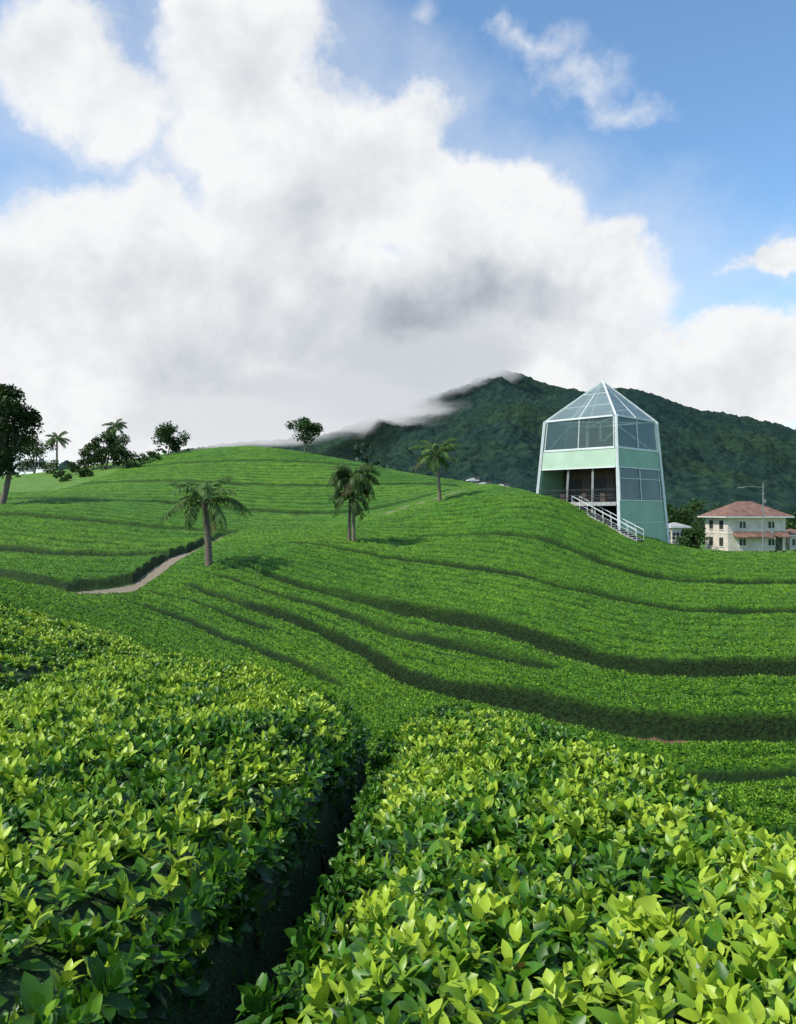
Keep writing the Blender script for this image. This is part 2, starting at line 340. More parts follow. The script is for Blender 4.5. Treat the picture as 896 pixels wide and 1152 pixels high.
# ================================================================= FOREGROUND HEDGES
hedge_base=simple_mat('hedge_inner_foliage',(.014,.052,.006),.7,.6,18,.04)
def hedge(name,poly,top,dens,gnd=.95,seed=1,lsc=1.0):
    R=np.random.default_rng(seed)
    poly=np.array(poly,float)
    for _ in range(2):
        a=poly; b_=np.roll(poly,-1,0); poly=np.stack([.75*a+.25*b_,.25*a+.75*b_],1).reshape(-1,2)
    A_=poly; B_=np.roll(poly,-1,0)
    area=.5*np.sum(A_[:,0]*B_[:,1]-B_[:,0]*A_[:,1])
    if area<0: poly=poly[::-1]; A_=poly; B_=np.roll(poly,-1,0)
    def sd(x,y):
        e=B_-A_; px=x[:,None]-A_[:,0]; py=y[:,None]-A_[:,1]
        t=np.clip((px*e[:,0]+py*e[:,1])/(e**2).sum(1),0,1)
        dd=np.hypot(px-t*e[:,0],py-t*e[:,1]).min(1)
        ins=np.zeros(len(x),bool)
        for (ax,ay),(bx,by) in zip(A_,B_):
            c_=((ay>y)!=(by>y))
            with np.errstate(divide='ignore',invalid='ignore'):
                xi=(bx-ax)*(y-ay)/(by-ay)+ax
            ins^=c_&(x<xi)
        return np.where(ins,dd,-dd)
    def zt(x,y,e):
        drop=.24*(1-np.clip(e/.42,0,1))**2+np.clip(-e/.10,0,1)*(gnd-.2)
        return top(x,y)-drop+(fbm(x/.45,y/.45,3,seed)-.5)*.15+(fbm(x/1.3,y/1.3,2,seed+5)-.5)*.12
    mn=poly.min(0)-.15; mx=poly.max(0)+.15; st=.06
    gx=np.arange(mn[0],mx[0],st); gy=np.arange(mn[1],mx[1],st); XX,YY=np.meshgrid(gx,gy)
    e=sd(XX.ravel(),YY.ravel()); zz=zt(XX.ravel(),YY.ravel(),e+.03)-.055
    ii=np.arange(len(e)).reshape(XX.shape); qd=np.stack([ii[:-1,:-1],ii[:-1,1:],ii[1:,1:],ii[1:,:-1]],-1).reshape(-1,4)
    ok=(e[qd]>-.13).all(1); qd=qd[ok]
    par=empty(name)
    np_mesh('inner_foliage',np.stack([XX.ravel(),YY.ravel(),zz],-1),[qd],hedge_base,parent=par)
    nb=int((mx-mn).prod()*dens)
    x=R.uniform(mn[0],mx[0],nb); y=R.uniform(mn[1],mx[1],nb); e=sd(x,y); k_=e>0.0; x,y,e=x[k_],y[k_],e[k_]
    h=.03
    z0=zt(x,y,e); zx=zt(x+h,y,sd(x+h,y)); zy=zt(x,y+h,sd(x,y+h))
    nrm=np.stack([-(zx-z0)/h,-(zy-z0)/h,np.ones(len(x))],-1); nrm[:,:2]=np.clip(nrm[:,:2],-1.5,1.5); nrm=norm(nrm)
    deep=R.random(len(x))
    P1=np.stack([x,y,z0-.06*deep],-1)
    ed=B_-A_; ln=np.hypot(ed[:,0],ed[:,1]); ns=int(ln.sum()*gnd*dens*.5)
    ei=R.choice(len(ln),ns,p=ln/ln.sum()); t=R.random(ns)
    sx=A_[ei,0]+ed[ei,0]*t; sy=A_[ei,1]+ed[ei,1]*t
    on=norm(np.stack([ed[ei,1],-ed[ei,0],np.zeros(ns)],-1))
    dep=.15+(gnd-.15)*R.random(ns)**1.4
    P2=np.stack([sx,sy,top(sx,sy)-dep],-1)+on*(R.uniform(-.04,.04,ns)[:,None]-.03*dep[:,None])
    n2=norm(on+np.array([0,0,.25]))
    P=np.concatenate([P1,P2]); NR=np.concatenate([nrm,n2]); fresh_shade=np.concatenate([1-.45*deep,.42-.4*dep])  # side leaves darken downward, painting shade into the hedge sides and gap
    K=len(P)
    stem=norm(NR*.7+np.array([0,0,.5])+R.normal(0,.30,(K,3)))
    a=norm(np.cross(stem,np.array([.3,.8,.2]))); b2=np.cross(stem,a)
    fr=np.clip((fbm(P[:,0]/.35,P[:,1]/.35,2,seed+9)-.5)*1.5+.76+R.normal(0,.26,K),0,1.15)*np.clip(fresh_shade,.02,1)
    az0=R.uniform(0,6.28,K); scl=R.uniform(.75,1.3,K)*lsc
    Vs=[];Fs3=[];Fs4=[];Cs=[];off=0
    for j in range(7):
        az=az0+j*2.4+R.normal(0,.25,K)
        op=(.35+.17*j)+R.normal(0,.16,K)
        dd=np.cos(op)[:,None]*stem+np.sin(op)[:,None]*(np.cos(az)[:,None]*a+np.sin(az)[:,None]*b2)
        nl=norm(stem-dd*(stem*dd).sum(1,keepdims=True)+R.normal(0,.24,(K,3)))
        L=(.038+.0065*j)*scl*R.uniform(.8,1.2,K)
        base=P+stem*(.035-.010*j)
        v,fl,kk=leaves_geo(base,dd,nl,L,L*R.uniform(.22,.29,K),R.uniform(.05,.4),.30,True)
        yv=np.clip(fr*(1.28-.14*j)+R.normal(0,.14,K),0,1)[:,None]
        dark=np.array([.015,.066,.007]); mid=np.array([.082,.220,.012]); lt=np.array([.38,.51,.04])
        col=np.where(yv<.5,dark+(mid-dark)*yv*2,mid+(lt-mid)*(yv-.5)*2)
        brown=R.random(K)<.0012; col[brown]=(.22,.13,.03)
        Vs.append(v);Cs.append(np.repeat(col,kk,axis=0));Fs3.append(fl[0]+off);Fs4.append(fl[1]+off);off+=len(v)
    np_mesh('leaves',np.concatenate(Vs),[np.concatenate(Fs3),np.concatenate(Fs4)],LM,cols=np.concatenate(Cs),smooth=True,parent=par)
    print(name,K*7,time.time()-T0)
topR=lambda x,y:-.78-.139*y
topL=lambda x,y:-.76-.108*y
topT=lambda x,y:-1.865-.209*x-.088*y
hedge('tea_hedge',[(-.58,.2),(-.46,1.2),(-.33,1.7),(-.22,2.4),(-.18,3.2),(-.12,4.6),(-.08,6.3),(.0,7.3),(.45,7.9),(1.0,7.2),(1.5,5.6),(1.62,4.0),(1.62,2.6),(1.7,.2)],topR,430,seed=1)
hedge('tea_hedge',[(-.98,.2),(-.90,1.2),(-.74,1.7),(-.60,2.4),(-.53,3.2),(-.43,4.4),(-.22,5.5),(-.5,6.8),(-1.3,8.7),(-2.2,10.0),(-3.1,10.4),(-3.9,9.2),(-3.5,6.8),(-3.3,5.6),(-3.2,3.5),(-3.1,.2)],topL,370,seed=2)
hedge('tea_hedge',[(-3.3,12.2),(-5.0,14.0),(-7.5,14.6),(-9.5,13.2),(-8.5,10.0),(-5.2,6.8),(-4.4,7.2),(-4.3,9.5),(-3.8,11.2)],topT,210,seed=4,lsc=1.15)

# ================================================================= TREES
bark=simple_mat('bark',(.15,.12,.09),.85,.35,8,.03)
TL=leaf_mat('tree_leaf',.55,.2,.25)
def tree(name,u,D,h,w,seed,dark=1.0,clumps=16,per=170,ls=.26,trunk=.35,stems=1,zoff=0,x=None,hue=(.042,.100,.020)):
    R=np.random.default_rng(seed); G=Geo()
    bx=(u-448)/F*D if x is None else x; by=D; bz=gz(bx,by)-.25+zoff
    cz0=h*trunk
    cl=[]
    for i in range(clumps):
        t=R.random()**.8; zz=cz0+(h-cz0)*(.1+.85*t)
        rr=w/2*math.sqrt(max(.05,1-(2*t-.85)**2*.85))*R.uniform(.25,1.0)
        a=R.uniform(0,6.28); cl.append((rr*math.cos(a),rr*math.sin(a),zz))
    cl=np.array(cl)
    for s_ in range(stems):
        o=R.normal(0,.25,2)*(stems>1)
        top=np.array([o[0]*2+R.normal(0,.1)*w,o[1]*2,h*.72])
        pts=[np.array([o[0],o[1],0])*(1-t)+top*t+np.array([math.sin(t*3+s_)*.06*w,0,0]) for t in np.linspace(0,1,7)]
        G.tube(np.array(pts)+[bx,by,bz],np.linspace(h*.028,h*.008,7)/(1 if stems==1 else 1.5),(1,1,1),0)
    for c_ in cl:
        t=R.uniform(.35,.8); s0=np.array([0,0,h*.72*t]); mid=(s0+c_)/2+[0,0,-.06*h]
        G.tube(np.array([s0,mid,c_])+[bx,by,bz],[h*.012,h*.008,h*.003],(1,1,1),0,5)
    k=clumps*per; ci=np.repeat(np.arange(clumps),per)
    cr=w*R.uniform(.12,.24,clumps)
    off=norm(R.normal(0,1,(k,3)))*(R.random(k)**.45)[:,None]*cr[ci][:,None]*np.array([1,1,.72])
    P=cl[ci]+off+[bx,by,bz]
    d=norm(off+R.normal(0,.5,(k,3))*cr[ci][:,None]+[0,0,-.1]); nn=norm(R.normal(0,.6,(k,3))+[0,0,1])
    L=ls*R.uniform(.6,1.4,k)
    v,fl,kk=leaves_geo(P,d,nn,L,L*.35,.2,.15,False)
    tone=R.uniform(.55,1.35,clumps)[ci]*R.uniform(.6,1.4,k)*dark
    col=np.array(hue)[None]*tone[:,None]+np.array([.015,.02,0])*(R.random(k)**3)[:,None]
    G.add(v,fl,np.repeat(col,kk,axis=0),1)
    return G.build(name,[bark,TL])
def palm(name,u,D,stems,seed,thick=.16,tone=1.0,droop=.85,lw=.27):
    R=np.random.default_rng(seed); G=Geo()
    for dx_,dy_,h,fl_len,nf in stems:
        bx=(u-448)/F*D+dx_; by=D+dy_; bz=gz(bx,by)-.4
        th=h-fl_len*.42+.4
        lean=R.normal(0,.12,2)+[dx_*.2,0]
        pts=np.array([[lean[0]*t*t*2,lean[1]*t*t*2,th*t] for t in np.linspace(0,1,14)])+[bx,by,bz]
        rads=np.linspace(thick*1.25,thick*.8,14)*(1+.12*(np.arange(14)%2)); rads[0]*=1.3; rads[-2:]*=1.25
        G.tube(pts,rads,(1,1,1),0,9)
        c0=pts[-1]
        for i in range(nf):
            az=i*2.4+R.normal(0,.2); el=(1.3-1.55*(i/nf))+R.normal(0,.12)
            ln=fl_len*R.uniform(.75,1.12)
            S=14; t=np.linspace(0,1,S)
            hd=np.array([math.cos(az),math.sin(az),0])
            e=el-R.uniform(.7,1.05)*droop*1.9*t**1.2
            step=ln/S
            pos=c0+np.cumsum(np.stack([np.cos(e)*hd[0],np.cos(e)*hd[1],np.sin(e)],-1)*step,0)
            dead=(i>nf*.93)
            G.tube(pos,np.linspace(.035,.008,S),(.08,.11,.03),1,4)
            tt=np.linspace(.12,1,46); pp=np.stack([np.interp(tt,t,pos[:,k]) for k in range(3)],-1)
            tg=norm(np.gradient(pp,axis=0)); side=norm(np.cross(tg,[0,0,1])); up=np.cross(side,tg)
            for sg in(-1,1):
                dd=norm(tg*.75+side*sg*.7-up*R.uniform(.15,.6,(46,1))+R.normal(0,.08,(46,3)))
                L=fl_len*lw*np.sin(np.pi*np.clip(tt*.86+.12,0,1))**.7*R.uniform(.85,1.15,46)
                v,fl,kk=leaves_geo(pp,dd,up+R.normal(0,.2,(46,3)),L,L*.05+.008,.35,.1,False)
                col=np.array([.075,.145,.03])*tone if not dead else np.array([.16,.13,.06])
                G.add(v,fl,np.repeat(col[None]*R.uniform(.6,1.5,(46,1)),kk,axis=0),1)
    return G.build(name,[bark,TL])
palm('palm_tree',235,50,[(0,0,5.3,3.3,20)],5,.19,lw=.22)
palm('palm_tree',495,78,[(0,0,5.6,2.9,18)],8,.14,lw=.22)
palm('palm_tree',398,60,[(0,0,5.7,2.6,30),(-.35,.3,4.0,2.2,14)],12,.11,.6,1.1,lw=.25)
tree('broadleaf_tree',342,136,5.6,6.2,13,.8,16,170,.34,.3)
tree('broadleaf_tree',2,82,12.5,7.5,14,.55,34,420,.30,.24)
tree('broadleaf_tree',188,132,5.0,6.2,15,.7,16,170,.34,.18)
tree('broadleaf_tree',118,126,6.0,5.0,16,.65,16,170,.32,.12)
tree('broadleaf_tree',142,124,5.0,5.4,17,.6,16,170,.32,.1)
tree('broadleaf_tree',104,128,4.4,4.0,18,.6,12,150,.32,.12)
tree('broadleaf_tree',38,140,7,6.5,19,.65,16,160,.34,.12)
palm('palm_tree',64,140,[(0,0,6.6,2.6,18)],20,.16)
palm('palm_tree',128,130,[(0,0,7.2,2.4,18)],21,.16)
for i,(uu,DD,hh) in enumerate([(84,122,2.2),(70,112,1.7),(96,116,1.5),(55,128,2.6),(172,126,1.6)]):
    tree('shrub',uu,DD,hh,hh*1.3,30+i,.8,8,110,.25,.05)
for i,(uu,DD,hh,ww) in enumerate([(768,112,5.5,5),(785,135,8,7),(752,120,6,5),(882,128,7,6),(905,115,6,6),(815,150,8,8),(850,150,8,8),(740,118,5,5),(935,120,8,7),(775,98,3.4,3.4)]):
    tree('broadleaf_tree',uu,DD,hh,ww,50+i,.75,14,150,.32,.1)
print('trees',time.time()-T0)
G=Geo(); R=np.random.default_rng(77)
cx=[]
for i in range(420):
    D_=R.uniform(170,420); u_=R.uniform(-150,1150); xx=(u_-448)/F*D_
    cx.append((xx,D_,gz(xx,D_),R.uniform(5,10)))
cx=np.array(cx); per=90; k=len(cx)*per; ci=np.repeat(np.arange(len(cx)),per)
off=norm(R.normal(0,1,(k,3)))*(R.random(k)**.4)[:,None]; off[:,2]=off[:,2]*.55+.45
P=cx[ci,:3]+off*cx[ci,3][:,None]*np.array([.6,.6,1])
L=R.uniform(.8,1.8,k)
v,fl,kk=leaves_geo(P,norm(off+R.normal(0,.4,(k,3))),norm(R.normal(0,.6,(k,3))+[0,0,1]),L,L*.4,.2,.15,False)
G.add(v,fl,np.repeat(np.array([.026,.062,.026])[None]*(R.uniform(.5,1.3,len(cx))[ci]*R.uniform(.7,1.3,k))[:,None],kk,axis=0),0)
G.build('distant_forest',[TL])

# ================================================================= MOUNTAIN
pu=np.array([-1500,-600,0,100,200,260,360,400,450,500,540,565,590,620,660,690,720,750,790,830,870,896,1000,1200,1800,3000])
pv=np.array([576,570,560,530,503,493,486,472,456,437,420,409,417,430,435,431,433,444,457,462,471,479,497,520,560,576])
uu=np.linspace(-1.15,1.35,1150); dd=np.geomspace(330,3400,400)
UU,DD=np.meshgrid(uu,dd)
px=448+UU*F; e=(576-np.interp(px,pu,pv))/F
t=(DD-330)/(2000-330)
XX=UU*DD; YY=DD
ridge=fbm(XX/420,YY/420,5,61)
gul=1-np.abs(2*fbm(XX/230+YY/900,YY/500,4,71)-1)*1.0
up=np.clip(t,0,1)**1.35
rear=np.clip((DD-2000)/1400,0,1)
h=e*2000*up*(1-.8*rear**1.2)
mid=4*np.clip(t,0,1)*(1-np.clip(t,0,1))
h=h+ mid*(ridge-.5)*150+mid*(gul-.75)*70
h=h-11+ (fbm(XX/22,YY/22,3,81)-.5)*15*np.clip(t*6,0,1)+(fbm(XX/8,YY/8,2,85)-.5)*11*np.clip(t*6,0,1)
idx=np.arange(h.size).reshape(h.shape); q=np.stack([idx[:-1,:-1],idx[:-1,1:],idx[1:,1:],idx[1:,:-1]],-1).reshape(-1,4)
m,nt,b=new_mat('mountain_forest'); tc=nt.nodes.new('ShaderNodeTexCoord')
n1=noise(nt,.09,5,.7); n2=noise(nt,.004,4,.6)
c1=ramp(nt,n1.outputs['Fac'],[(.35,(.009,.021,.021)),(.52,(.018,.040,.029)),(.70,(.035,.066,.038))]).outputs['Color']  # bluish cast paints distance haze into the forest colour
c2=ramp(nt,n2.outputs['Fac'],[(.35,(.75,.88,1.12)),(.65,(1.2,1.15,.92))]).outputs['Color']
cc=mixc(nt,1.0,c1,c2,'MULTIPLY'); link(nt,cc,b.inputs['Base Color']); b.inputs['Roughness'].default_value=.9; b.inputs['Specular IOR Level'].default_value=.05
bp=nt.nodes.new('ShaderNodeBump'); bp.inputs['Distance'].default_value=7; link(nt,n1.outputs['Fac'],bp.inputs['Height']); link(nt,bp.outputs['Normal'],b.inputs['Normal'])
np_mesh('mountain',np.stack([XX,YY,h],-1).reshape(-1,3),[q],m)
def mist_mat(name,S,col,off):
    m=bpy.data.materials.new(name); m.use_nodes=True; nt=m.node_tree; nt.nodes.clear()
    o=nt.nodes.new('ShaderNodeOutputMaterial'); ab=nt.nodes.new('ShaderNodeVolumeAbsorption'); em=nt.nodes.new('ShaderNodeEmission'); ad=nt.nodes.new('ShaderNodeAddShader')
    tc=nt.nodes.new('ShaderNodeTexCoord'); ln=nt.nodes.new('ShaderNodeVectorMath'); ln.operation='LENGTH'; nt.links.new(tc.outputs['Object'],ln.inputs[0])
    ad0=nt.nodes.new('ShaderNodeVectorMath'); ad0.operation='ADD'; nt.links.new(tc.outputs['Object'],ad0.inputs[0]); ad0.inputs[1].default_value=(off,off*2,off*.7)
    nz=nt.nodes.new('ShaderNodeTexNoise'); nz.inputs['Scale'].default_value=2.3; nz.inputs['Detail'].default_value=4; nt.links.new(ad0.outputs[0],nz.inputs['Vector'])
    def MM(op,a,b_):
        x=nt.nodes.new('ShaderNodeMath'); x.operation=op
        for i,v in enumerate((a,b_)):
            if hasattr(v,'links'): nt.links.new(v,x.inputs[i])
            else: x.inputs[i].default_value=v
        return x.outputs[0]
    f=MM('SUBTRACT',1.0,ln.outputs['Value']); f=MM('ADD',f,MM('MULTIPLY',MM('SUBTRACT',nz.outputs['Fac'],.57),1.7)); f=MM('MAXIMUM',f,0.0)
    ed=MM('MAXIMUM',MM('MULTIPLY',MM('SUBTRACT',1.0,ln.outputs['Value']),4.0),0.0); ed=MM('MINIMUM',ed,1.0)
    f=MM('MULTIPLY',MM('MULTIPLY',f,ed),S)
    ab.inputs['Color'].default_value=(0,0,0,1); nt.links.new(f,ab.inputs['Density'])
    em.inputs['Color'].default_value=(*col,1); nt.links.new(f,em.inputs['Strength'])  # cloud glows by emission in place of light scattered inside it
    nt.links.new(ab.outputs[0],ad.inputs[0]); nt.links.new(em.outputs[0],ad.inputs[1]); nt.links.new(ad.outputs[0],o.inputs['Volume'])
    return m
par=empty('summit_cloud')
for i_,(px_,py_,D_,rx,ry,rz_,cl_) in enumerate([(465,416,1650,135,200,50,(.62,.66,.70)),(375,454,1500,160,200,42,(.68,.71,.75)),(270,474,1450,150,190,34,(.74,.77,.80)),(532,398,1800,85,140,38,(.66,.69,.73))]):
    bm=bmesh.new(); bmesh.ops.create_icosphere(bm,subdivisions=3,radius=1.0); me=bpy.data.meshes.new('mist'); bm.to_mesh(me); bm.free(); me.materials.append(mist_mat('cloud_mist',1/22,cl_,i_*3.1))
    c=V(px_,py_,D_); s=D_/F
    o_=bpy.data.objects.new('mist',me); scene.collection.objects.link(o_); o_.location=c; o_.scale=(rx*s,ry,rz_*s); o_.rotation_euler=(0,random.uniform(-.1,.1),0); o_.parent=par
print('mountain',time.time()-T0)

# ================================================================= OBSERVATION TOWER
white=simple_mat('white_paint',(.70,.72,.71),.45,.10,2)
mint=simple_mat('mint_panel',(.38,.51,.38),.5,.10,.8)
green=simple_mat('green_panel',(.21,.36,.23),.45,.13,.7)
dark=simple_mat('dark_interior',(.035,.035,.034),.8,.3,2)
brown=simple_mat('timber_wall',(.085,.060,.045),.75,.3,3)
conc=simple_mat('concrete',(.32,.32,.31),.85,.18,4,.01)
def glass_mat(name,tint,tr):
    m=bpy.data.materials.new(name); m.use_nodes=True; nt=m.node_tree; b=nt.nodes['Principled BSDF']
    b.inputs['Base Color'].default_value=(*tint,1); b.inputs['Roughness'].default_value=.05; b.inputs['Specular IOR Level'].default_value=.9
    t=nt.nodes.new('ShaderNodeBsdfTransparent'); t.inputs[0].default_value=(.80,.88,.85,1)
    mx=nt.nodes.new('ShaderNodeMixShader')
    tc=nt.nodes.new('ShaderNodeTexCoord'); nz=nt.nodes.new('ShaderNodeTexNoise'); nz.inputs['Scale'].default_value=.5
    nt.links.new(tc.outputs['Object'],nz.inputs['Vector'])
    mr=nt.nodes.new('ShaderNodeMapRange'); mr.inputs['To Min'].default_value=tr-.14; mr.inputs['To Max'].default_value=tr+.14
    nt.links.new(nz.outputs['Fac'],mr.inputs['Value']); nt.links.new(mr.outputs[0],mx.inputs[0])
    nt.links.new(b.outputs[0],mx.inputs[1]); nt.links.new(t.outputs[0],mx.inputs[2])
    nt.links.new(mx.outputs[0],nt.nodes['Material Output'].inputs['Surface']); return m
glass=glass_mat('window_glass',(.08,.12,.115),.6)
rglass=glass_mat('roof_glass',(.30,.38,.39),.52)
C0=np.array([18.6,73.1])
def rz(z): return 5.05+(8.2-z)*.10
dirs=[np.array([0,-1.]),np.array([1.,0]),np.array([0,1.]),np.array([-1.,0])]
def corner(k,z):
    p=C0+dirs[k%4]*rz(z); return np.array([p[0],p[1],z])
def fpt(face,s,z,o=0):
    a=corner(face,z); b=corner(face+1,z); p=a*(1-s)+b*s
    nrm=dirs[face%4]+dirs[(face+1)%4]; nrm=nrm/np.linalg.norm(nrm)
    return p+np.array([nrm[0],nrm[1],0])*o
def panel(G,face,s0,s1,z0,z1,o=0,th=.12,mi=0):
    v=[fpt(face,s0,z0,o),fpt(face,s1,z0,o),fpt(face,s1,z0,o-th),fpt(face,s0,z0,o-th),
       fpt(face,s0,z1,o),fpt(face,s1,z1,o),fpt(face,s1,z1,o-th),fpt(face,s0,z1,o-th)]
    G.box8(v,mi=mi)
tw=empty('observation_tower')
APEX=np.array([C0[0]+.2,C0[1],12.0])
G=Geo()
for k in range(4):
    a=corner(k,-4.5); b=corner(k,8.25); o=np.array([*dirs[k],0])*.10
    G.beam(a+o,b+o,.20,.20)
    G.beam(corner(k,8.25)+o,APEX,.13,.13)
    G.beam(fpt(k,.03,8.28,.03),fpt(k,.97,8.28,.03),.18,.14)
    m0=fpt(k,.5,8.33,0)
    G.beam(m0,APEX-[0,0,.06],.06,.06)
    for f_ in(.33,.66):
        a=corner(k,8.25)*(1-f_)+APEX*f_; b=corner(k+1,8.25)*(1-f_)+APEX*f_
        G.beam(a,b,.05,.05)
    for s in (.03,.5,.97): G.beam(fpt(k,s,5.55,.0),fpt(k,s,8.2,.0),.07,.07)
    G.beam(fpt(k,.03,5.58,.01),fpt(k,.97,5.58,.01),.09,.09)
for s in (.05,.5,.95): G.beam(fpt(0,s,.95,.0),fpt(0,s,3.85,.0),.07,.07)
G.beam(fpt(0,.03,1.0,.02),fpt(0,.97,1.0,.02),.08,.08)
G.beam(fpt(0,.03,2.9,.02),fpt(0,.97,2.9,.02),.05,.05)
for k in (2,1):
    G.beam(fpt(k,.06,5.6,-.25),fpt(k,.5,8.1,-.25),.08,.08); G.beam(fpt(k,.94,5.6,-.25),fpt(k,.5,8.1,-.25),.08,.08)
G.beam((C0[0],C0[1],5.4),(C0[0],C0[1],8.3),.16,.16)
for k in range(4): G.beam((C0[0],C0[1],8.25),corner(k,8.2),.1,.1)
G.build('frame',[white],False,tw)
G=Geo()
for k in range(4):
    panel(G,k,.015,.985,3.85,5.5,.03,.15,0 if k!=0 else 1)
panel(G,0,.02,.98,-4.5,.93,.03,.15,1); panel(G,1,.02,.98,-4.5,3.85,.0,.15,1); panel(G,2,.02,.98,-4.5,3.85,.0,.15,1)
G.build('cladding_panels',[mint,green],False,tw)
G=Geo()
for z in (-.9,): G.beam(fpt(0,.03,z,.045),fpt(0,.97,z,.045),.03,.04)
for k in (0,3): G.beam(fpt(k,.5,3.9,.045),fpt(k,.5,5.45,.045),.02,.02)
for k in (0,3):
    G.beam(fpt(k,.02,3.84,.05),fpt(k,.98,3.84,.05),.06,.08); G.beam(fpt(k,.02,5.49,.05),fpt(k,.98,5.49,.05),.06,.06)
G.build('panel_trim',[white],False,tw)
G=Geo()
for k in range(4): panel(G,k,.035,.965,5.62,8.18,-.03,.02,0)
panel(G,0,.05,.95,1.03,3.8,-.03,.02,0)
G.build('window_panes',[glass],False,tw)
G=Geo()
for k in range(4):
    a=corner(k,8.3); b=corner(k+1,8.3); G.add([a,b,APEX+[0,0,.02]],[np.array([[0,1,2]])],(1,1,1),0)
G.build('glass_roof',[rglass],False,tw)
G=Geo()
def slab(z0,z1,mi,ins=.3):
    v=[]
    for z in(z0,z1):
        for k in range(4):
            p=C0+dirs[k]*(rz(z)-ins); v.append((p[0],p[1],z))
    G.box8(v,mi=mi)
slab(5.2,5.4,0); slab(3.9,4.0,1,.35); slab(.55,.85,0,.12)
def ipt(s,z,inset): return fpt(3,s,z,-inset)
def ipanel(s0,s1,z0,z1,ins,th,mi):
    v=[ipt(s0,z0,ins),ipt(s1,z0,ins),ipt(s1,z0,ins+th),ipt(s0,z0,ins+th),ipt(s0,z1,ins),ipt(s1,z1,ins),ipt(s1,z1,ins+th),ipt(s0,z1,ins+th)]
    G.box8(v,mi=mi)
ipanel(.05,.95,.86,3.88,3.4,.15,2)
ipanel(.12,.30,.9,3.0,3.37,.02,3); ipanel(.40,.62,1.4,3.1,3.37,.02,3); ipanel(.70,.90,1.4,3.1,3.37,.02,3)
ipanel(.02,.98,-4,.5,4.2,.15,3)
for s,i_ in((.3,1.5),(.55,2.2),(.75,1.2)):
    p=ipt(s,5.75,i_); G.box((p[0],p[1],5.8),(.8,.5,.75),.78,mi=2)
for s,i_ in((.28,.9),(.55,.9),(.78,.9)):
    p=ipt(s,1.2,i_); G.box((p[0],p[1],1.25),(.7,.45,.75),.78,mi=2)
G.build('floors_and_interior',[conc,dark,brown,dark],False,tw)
G=Geo()
for s in(.36,.68):
    G.beam(fpt(3,s,-4,-.25),fpt(3,s,3.9,-.25),.15,.15)
G.build('columns',[conc],False,tw)
G=Geo()
for z in(1.95,1.45,1.2): G.beam(fpt(3,.03,z,.02),fpt(3,.97,z,.02),.045,.05)
for s in np.linspace(.04,.96,26): G.beam(fpt(3,s,.85,.02),fpt(3,s,1.95,.02),.022,.022)
G.beam(fpt(3,.02,.7,.06),fpt(3,.98,.7,.06),.06,.32,mi=1)
G.build('balcony_railing',[dark,conc],False,tw)
G=Geo()
a=np.array([15.6,69.9,.5]); b=np.array([19.9,65.4,gz(19.9,65.4)+.0])
hd=norm((b-a)*[1,1,0]); sd_=np.array([-hd[1],hd[0],0])
ns=18
for i in range(ns):
    p=a+(b-a)*(i+.5)/ns
    G.box((p[0],p[1],p[2]),(np.linalg.norm((b-a)[:2])/ns*1.05,1.1,.06),math.atan2(hd[1],hd[0]),mi=1)
for sg in(-1,1):
    o=sd_*.57*sg
    G.beam(a+o-[0,0,.1],b+o-[0,0,.1],.05,.2,mi=1)
    G.beam(a+o+[0,0,.9],b+o+[0,0,.9],.045,.045)
    G.beam(a+o+[0,0,.5],b+o+[0,0,.5],.02,.02)
    for t_ in np.linspace(0,1,9):
        p=a+(b-a)*t_+o; G.beam(p,p+[0,0,.9],.03,.03)
G.build('stair',[white,conc],False,tw)

# ================================================================= HOUSE
plaster=simple_mat('cream_plaster',(.60,.53,.46),.85,.18,1.2,.01)
def roof_mat():
    m,nt,b=new_mat('terracotta_tiles'); tc=nt.nodes.new('ShaderNodeTexCoord')
    w=nt.nodes.new('ShaderNodeTexWave'); w.inputs['Scale'].default_value=2.2; w.inputs['Distortion'].default_value=.6; w.bands_direction='X'; nt.links.new(tc.outputs['Object'],w.inputs['Vector'])
    n_=nt.nodes.new('ShaderNodeTexNoise'); n_.inputs['Scale'].default_value=1.2; n_.inputs['Detail'].default_value=6; nt.links.new(tc.outputs['Object'],n_.inputs['Vector'])
    r=nt.nodes.new('ShaderNodeValToRGB'); e=r.color_ramp.elements; e[0].position=.3; e[0].color=(.12,.06,.045,1); e[1].position=.7; e[1].color=(.30,.16,.11,1)
    nt.links.new(n_.outputs['Fac'],r.inputs['Fac']); nt.links.new(r.outputs[0],b.inputs['Base Color'])
    bp=nt.nodes.new('ShaderNodeBump'); bp.inputs['Distance'].default_value=.06; nt.links.new(w.outputs['Fac'],bp.inputs['Height']); nt.links.new(bp.outputs[0],b.inputs['Normal'])
    b.inputs['Roughness'].default_value=.8; return m
tile=roof_mat(); wing=glass_mat('house_glass',(.03,.035,.04),.16)
